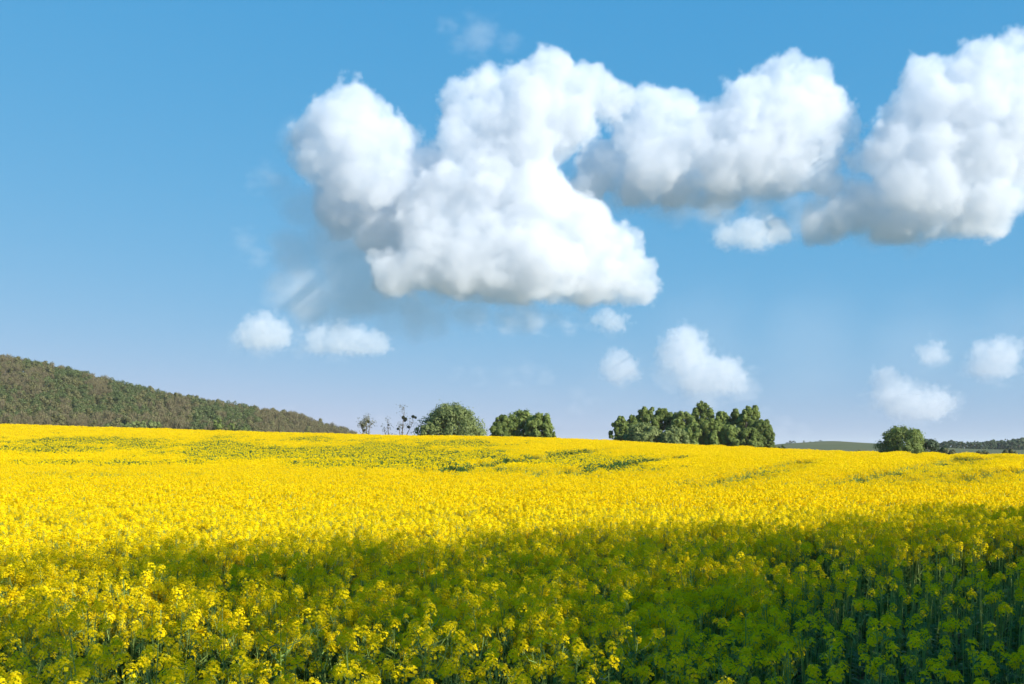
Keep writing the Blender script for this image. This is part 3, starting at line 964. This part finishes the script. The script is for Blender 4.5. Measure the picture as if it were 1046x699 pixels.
def build_clouds():
    thick = cloud_mat('cloud_vapour', .040, col=(.915, .932, .955))
    low = cloud_mat('low_cloud_vapour', .026, col=(.96, .97, .98))
    thin = cloud_mat('thin_cloud_vapour', .0075, col=(.98, .985, .99))
    shade = cloud_mat('shaded_vapour', .0135, col=(.994, .998, 1.))
    # the big ragged cloud left of the middle
    make_cloud([
        (560, 84, 26), (530, 92, 26), (500, 98, 26), (472, 112, 22), (592, 96, 24), (618, 100, 18), (548, 110, 36), (510, 128, 36), (575, 128, 34), (540, 150, 36), (480, 150, 30),
        (365, 112, 24), (350, 128, 30), (322, 128, 20), (385, 140, 30), (405, 150, 24), (360, 165, 34), (330, 165, 24), (390, 185, 26),
        (500, 190, 40), (545, 195, 34), (460, 200, 36), (560, 215, 30, -14), (590, 235, 32, -8), (540, 240, 40), (615, 255, 28), (635, 280, 24), (650, 296, 16), (600, 280, 34), (560, 275, 38, -18), (500, 255, 40), (520, 285, 34, -14),
        (470, 275, 34, -10), (435, 270, 30, -12), (410, 280, 26, -10), (440, 235, 34),
        (345, 200, 30, 30), (390, 222, 32, 34), (420, 190, 32, 26), (434, 172, 28, 18)],
        3000, thick, 'largest cumulus cloud, ragged and bluish at left and bright white at its right edge', seed=1, vs=46, amp=1.25, fine=28., soft=3.5, res=1.75,
base=313)
    make_cloud([], 3000, shade, 'pale blue shaded body hanging at the left and under the largest cloud', seed=21, vs=38, res=2.6, soft_d=1., soft_w=22, ragged=44.,
        soft_blobs=[(385, 230, 60, 52), (335, 235, 52, 56), (360, 285, 52, 52), (305, 295, 40, 52), (275, 300, 24, 46), (420, 308, 38, 45), (480, 316, 30, 35), (540, 318, 26, 30), (590, 316, 16, 20), (300, 205, 38, 46), (290, 130, 24, 20), (275, 180, 24, 40), (400, 215, 50, 46), (340, 318, 30, 46), (290, 250, 38, 56), (268, 285, 28, 52), (312, 312, 28, 48), (390, 320, 26, 46), (445, 322, 26, 40), (515, 322, 24, 34), (570, 318, 20, 28), (410, 255, 46, 50), (445, 290, 34, 40)])
    # middle cloud
    make_cloud([
        (800, 92, 26), (825, 95, 24), (775, 100, 24), (845, 115, 24), (855, 135, 20), (760, 120, 32), (800, 128, 40), (835, 150, 30), (735, 135, 30), (810, 165, 32), (775, 160, 40), (835, 180, 20), (740, 165, 34),
        (660, 115, 22), (690, 118, 22), (655, 140, 28), (640, 120, 16), (700, 150, 30), (670, 165, 30), (620, 165, 24, 20), (650, 185, 24, 24), (700, 190, 24, 24), (740, 195, 22, 24), (605, 185, 18, 24)],
        3300, thick, 'middle cumulus cloud with a rounded white right side and flat grey base', seed=2, vs=41, amp=1.15, fine=27., soft=3.5, res=1.75,
base=206)
    make_cloud([], 3300, shade, 'soft grey blue base under the middle cloud', seed=22, vs=34, res=2.6, soft_d=1., soft_w=22, ragged=44.,
        soft_blobs=[(600, 170, 34, 30), (640, 180, 38, 40), (690, 188, 38, 40), (740, 190, 36, 40), (790, 195, 28, 30), (575, 165, 24, 30), (620, 200, 20, 40), (700, 206, 22, 40), (715, 115, 20)])
    # right cloud
    make_cloud([
        (1000, 66, 24), (1020, 62, 22), (975, 82, 24), (945, 88, 22), (1040, 85, 28), (955, 115, 32), (995, 110, 38), (1040, 120, 34), (925, 120, 22), (915, 150, 28), (950, 160, 38), (1000, 160, 40), (1035, 165, 30),
        (960, 200, 36), (1005, 205, 34), (1015, 225, 20), (925, 190, 32), (895, 165, 22), (980, 225, 22), (1065, 100, 34), (1068, 140, 30), (890, 205, 26, 22), (865, 215, 20, 26), (840, 225, 16, 28), (920, 222, 24, 20), (800, 228, 13, 28)],
        3200, thick, 'cumulus cloud at the right edge of the sky with two white towers', seed=3, vs=44, amp=1.25, fine=28., soft=3.5, res=1.75,
base=246)
    make_cloud([], 3250, shade, 'soft grey blue base joining the middle cloud to the right cloud', seed=23, vs=34, res=2.6, soft_d=1., soft_w=20, ragged=40.,
        soft_blobs=[(880, 195, 34, 8), (850, 212, 32, 8), (900, 225, 32, 8), (820, 220, 26, 8), (940, 232, 28, 8), (780, 220, 24, 8), (740, 216, 20, 8), (700, 212, 18, 8), (868, 188, 28, 8), (845, 202, 30, 8), (815, 212, 26, 8), (775, 216, 24, 8), (728, 216, 22, 8), (770, 236, 24, 8), (740, 232, 18, 8), (900, 200, 30, 8)])
    small = [
        ([(762, 238, 12), (776, 245, 11), (745, 241, 10)], [(735, 240, 12)], 3050, 'small bright puff hanging under the middle cloud', low),
        ([], [(488, 36, 24), (520, 42, 16), (470, 44, 16), (462, 30, 14)], 3600, 'faint white wisp alone near the top of the sky', thin),
        ([(268, 342, 17), (280, 343, 13), (255, 344, 10)], [(245, 350, 14), (270, 348, 22)], 6000, 'small puff at the left below the largest cloud', low),
        ([(325, 348, 11), (345, 348, 12), (362, 351, 13), (382, 353, 11)], [(310, 352, 18), (350, 355, 18), (385, 356, 14), (240, 362, 9)], 6200, 'long low cloud right of the small left puff', low),
        ([], [(520, 330, 14), (550, 330, 16), (580, 331, 13), (600, 330, 9), (490, 330, 12)], 6000, 'thin flat strip of cloud under the base of the largest cloud', low),
        ([(620, 329, 9), (630, 332, 8)], [(624, 332, 14)], 6000, 'tiny puff right of the thin flat strip', low),
        ([(628, 373, 10), (638, 379, 11), (632, 383, 9)], [(632, 380, 20)], 8500, 'small puff left of the low white tower', low),
        ([(698, 352, 15), (704, 366, 17), (690, 362, 13), (722, 380, 14), (738, 385, 15), (715, 388, 16), (748, 392, 12)], [(690, 380, 28), (720, 395, 30), (760, 395, 22)], 8500, 'low white tower of cloud above the grove', low),
        ([(905, 388, 9), (912, 402, 14), (925, 412, 15), (945, 416, 15), (960, 412, 11), (935, 418, 12)], [(930, 415, 30), (975, 412, 16), (890, 415, 16)], 9000, 'low cloud above the broad tree at the right', low),
        ([(953, 363, 10)], [(955, 365, 16)], 8800, 'little round puff above the low right cloud', low),
        ([(1003, 362, 9), (1010, 376, 12), (1024, 362, 13), (1024, 372, 12)], [(1015, 372, 24), (990, 375, 14)], 9000, 'pair of joined puffs near the right edge of the sky', low),
        ([], [(594, 405, 12), (585, 415, 14), (600, 412, 12)], 9500, 'very faint puff low over the crest', thin),
        ([], [(780, 432, 14), (800, 437, 15), (820, 440, 12), (760, 440, 12), (740, 436, 12)], 10000, 'faint low bank of cloud right of the grove', thin),
        ([], [(468, 380, 10), (540, 378, 14), (555, 384, 12), (520, 385, 14), (490, 384, 12)], 9500, 'faint low patch of cloud above the two round trees', thin),
        ([], [(250, 245, 16), (272, 180, 16), (258, 190, 14), (262, 260, 16)], 3600, 'faint ragged wisp left of the largest cloud', thin),
        ([], [(320, 430, 10), (300, 424, 12), (335, 435, 8), (385, 425, 9), (395, 432, 9)], 10000, 'faint low cloud behind the end of the wooded hill', thin),
        ([], [(720, 345, 78), (830, 350, 84), (940, 358, 84), (1040, 350, 84), (630, 385, 62), (535, 395, 48)], 9500, 'broad veil of thin cloud over the right half of the horizon', cloud_mat('veil_vapour', .0013, col=(.98, .985, .99))),
    ]
    for i, (c, s, D, lab, mat) in enumerate(small):
        make_cloud([(a, b, r * 1.3) for a, b, r in c], D, mat, lab, seed=10 + i, vs=13 if 'veil' not in lab else 50, amp=.78, soft=4., warp=16, fine=18, base=max([q[1] + q[2] * .95 for q in c], default=None), soft_blobs=s, soft_w=16 if 'veil' not in lab else 75, soft_d=.4 if c else .8, res=1.6 if 'veil' not in lab else 4., ragged=46. if 'veil' not in lab else 60.)


# ------------------------------------------------------------------ light, sky, camera
def build_light():
    w = bpy.data.worlds.new('World'); sc.world = w; w.use_nodes = True
    t = w.node_tree; bg = t.nodes['Background']
    s = t.nodes.new('ShaderNodeTexSky'); s.sky_type = 'NISHITA'; s.sun_disc = False
    s.sun_elevation = SUN_EL; s.sun_rotation = SUN_AZ
    s.altitude = 0; s.air_density = 1.0; s.dust_density = .25; s.ozone_density = 3.0
    sp = t.nodes.new('ShaderNodeSeparateColor'); cb = t.nodes.new('ShaderNodeCombineColor')
    t.links.new(s.outputs[0], sp.inputs[0])
    for i, (gain, power) in enumerate(SKY_GRADE):
        a = t.nodes.new('ShaderNodeMath'); a.operation = 'MULTIPLY'; a.inputs[1].default_value = SKY_STRENGTH
        p = t.nodes.new('ShaderNodeMath'); p.operation = 'POWER'; p.inputs[1].default_value = power
        q = t.nodes.new('ShaderNodeMath'); q.operation = 'MULTIPLY'; q.inputs[1].default_value = gain / SKY_STRENGTH
        t.links.new(sp.outputs[i], a.inputs[0]); t.links.new(a.outputs[0], p.inputs[0]); t.links.new(p.outputs[0], q.inputs[0]); t.links.new(q.outputs[0], cb.inputs[i])
    t.links.new(cb.outputs[0], bg.inputs[0]); bg.inputs[1].default_value = SKY_STRENGTH
    l = bpy.data.lights.new('sun', 'SUN'); l.energy = SUN_POWER; l.angle = R(.5); l.color = (1., .95, .86)
    o = link(bpy.data.objects.new('sun', l)); o.rotation_euler = Vector(SD).to_track_quat('Z', 'Y').to_euler()
    o.location = (60, -40, 60)


SKY_GRADE = ((.298, 1.0), (.314, .34), (.434, .16))      # the clear, rather blue sky of the photograph
SKY_STRENGTH = .13
SUN_POWER = 5.0


def build_camera():
    cd = bpy.data.cameras.new('camera'); c = link(bpy.data.objects.new('camera', cd))
    cd.lens = 35; cd.sensor_width = 36; cd.sensor_fit = 'HORIZONTAL'; cd.clip_start = .05; cd.clip_end = 60000
    c.location = (0, 0, EYE); c.rotation_euler = (PI / 2, 0, 0); cd.shift_y = (HOR - 349.5) / 1046
    sc.camera = c


def settings():
    v = sc.view_settings
    v.view_transform = 'Standard'; v.look = 'None'; v.gamma = 1; v.use_curve_mapping = False; v.exposure = EXPOSURE
    c = sc.cycles
    c.use_denoising = True; c.max_bounces = 12; c.diffuse_bounces = 4; c.glossy_bounces = 2; c.transmission_bounces = 6; c.transparent_max_bounces = 8
    c.volume_bounces = 12; c.volume_step_rate = 2.; c.volume_max_steps = 512
    c.use_adaptive_sampling = True; c.adaptive_threshold = .015
    c.sample_clamp_indirect = 8


EXPOSURE = .85

RESK = 1.0
HAZE = .00006
build_light(); build_camera(); settings()
build_crop(); build_near_plants(); build_grove(); build_sparse(); build_wood(); build_wood_edge(); build_far_right(); build_shade_trees()
build_clouds()


def build_haze():
    m, t, o = new_mat('haze_air')
    v = t.nodes.new('ShaderNodeVolumePrincipled'); v.inputs['Color'].default_value = (.93, .96, 1, 1); v.inputs['Density'].default_value = HAZE
    t.links.new(v.outputs[0], o.inputs['Volume'])
    x, z0, z1 = 9300., -3., 96.
    V = [(a, b, c) for c in (z0, z1) for b in (-3300., 8700.) for a in (-x, x)]
    F = [(0, 2, 3, 1), (4, 5, 7, 6), (0, 1, 5, 4), (2, 6, 7, 3), (0, 4, 6, 2), (1, 3, 7, 5)]
    tag(link(bpy.data.objects.new('haze', solid_mesh('haze', V, F, [m], False))), kind='stuff')


if HAZE: build_haze()
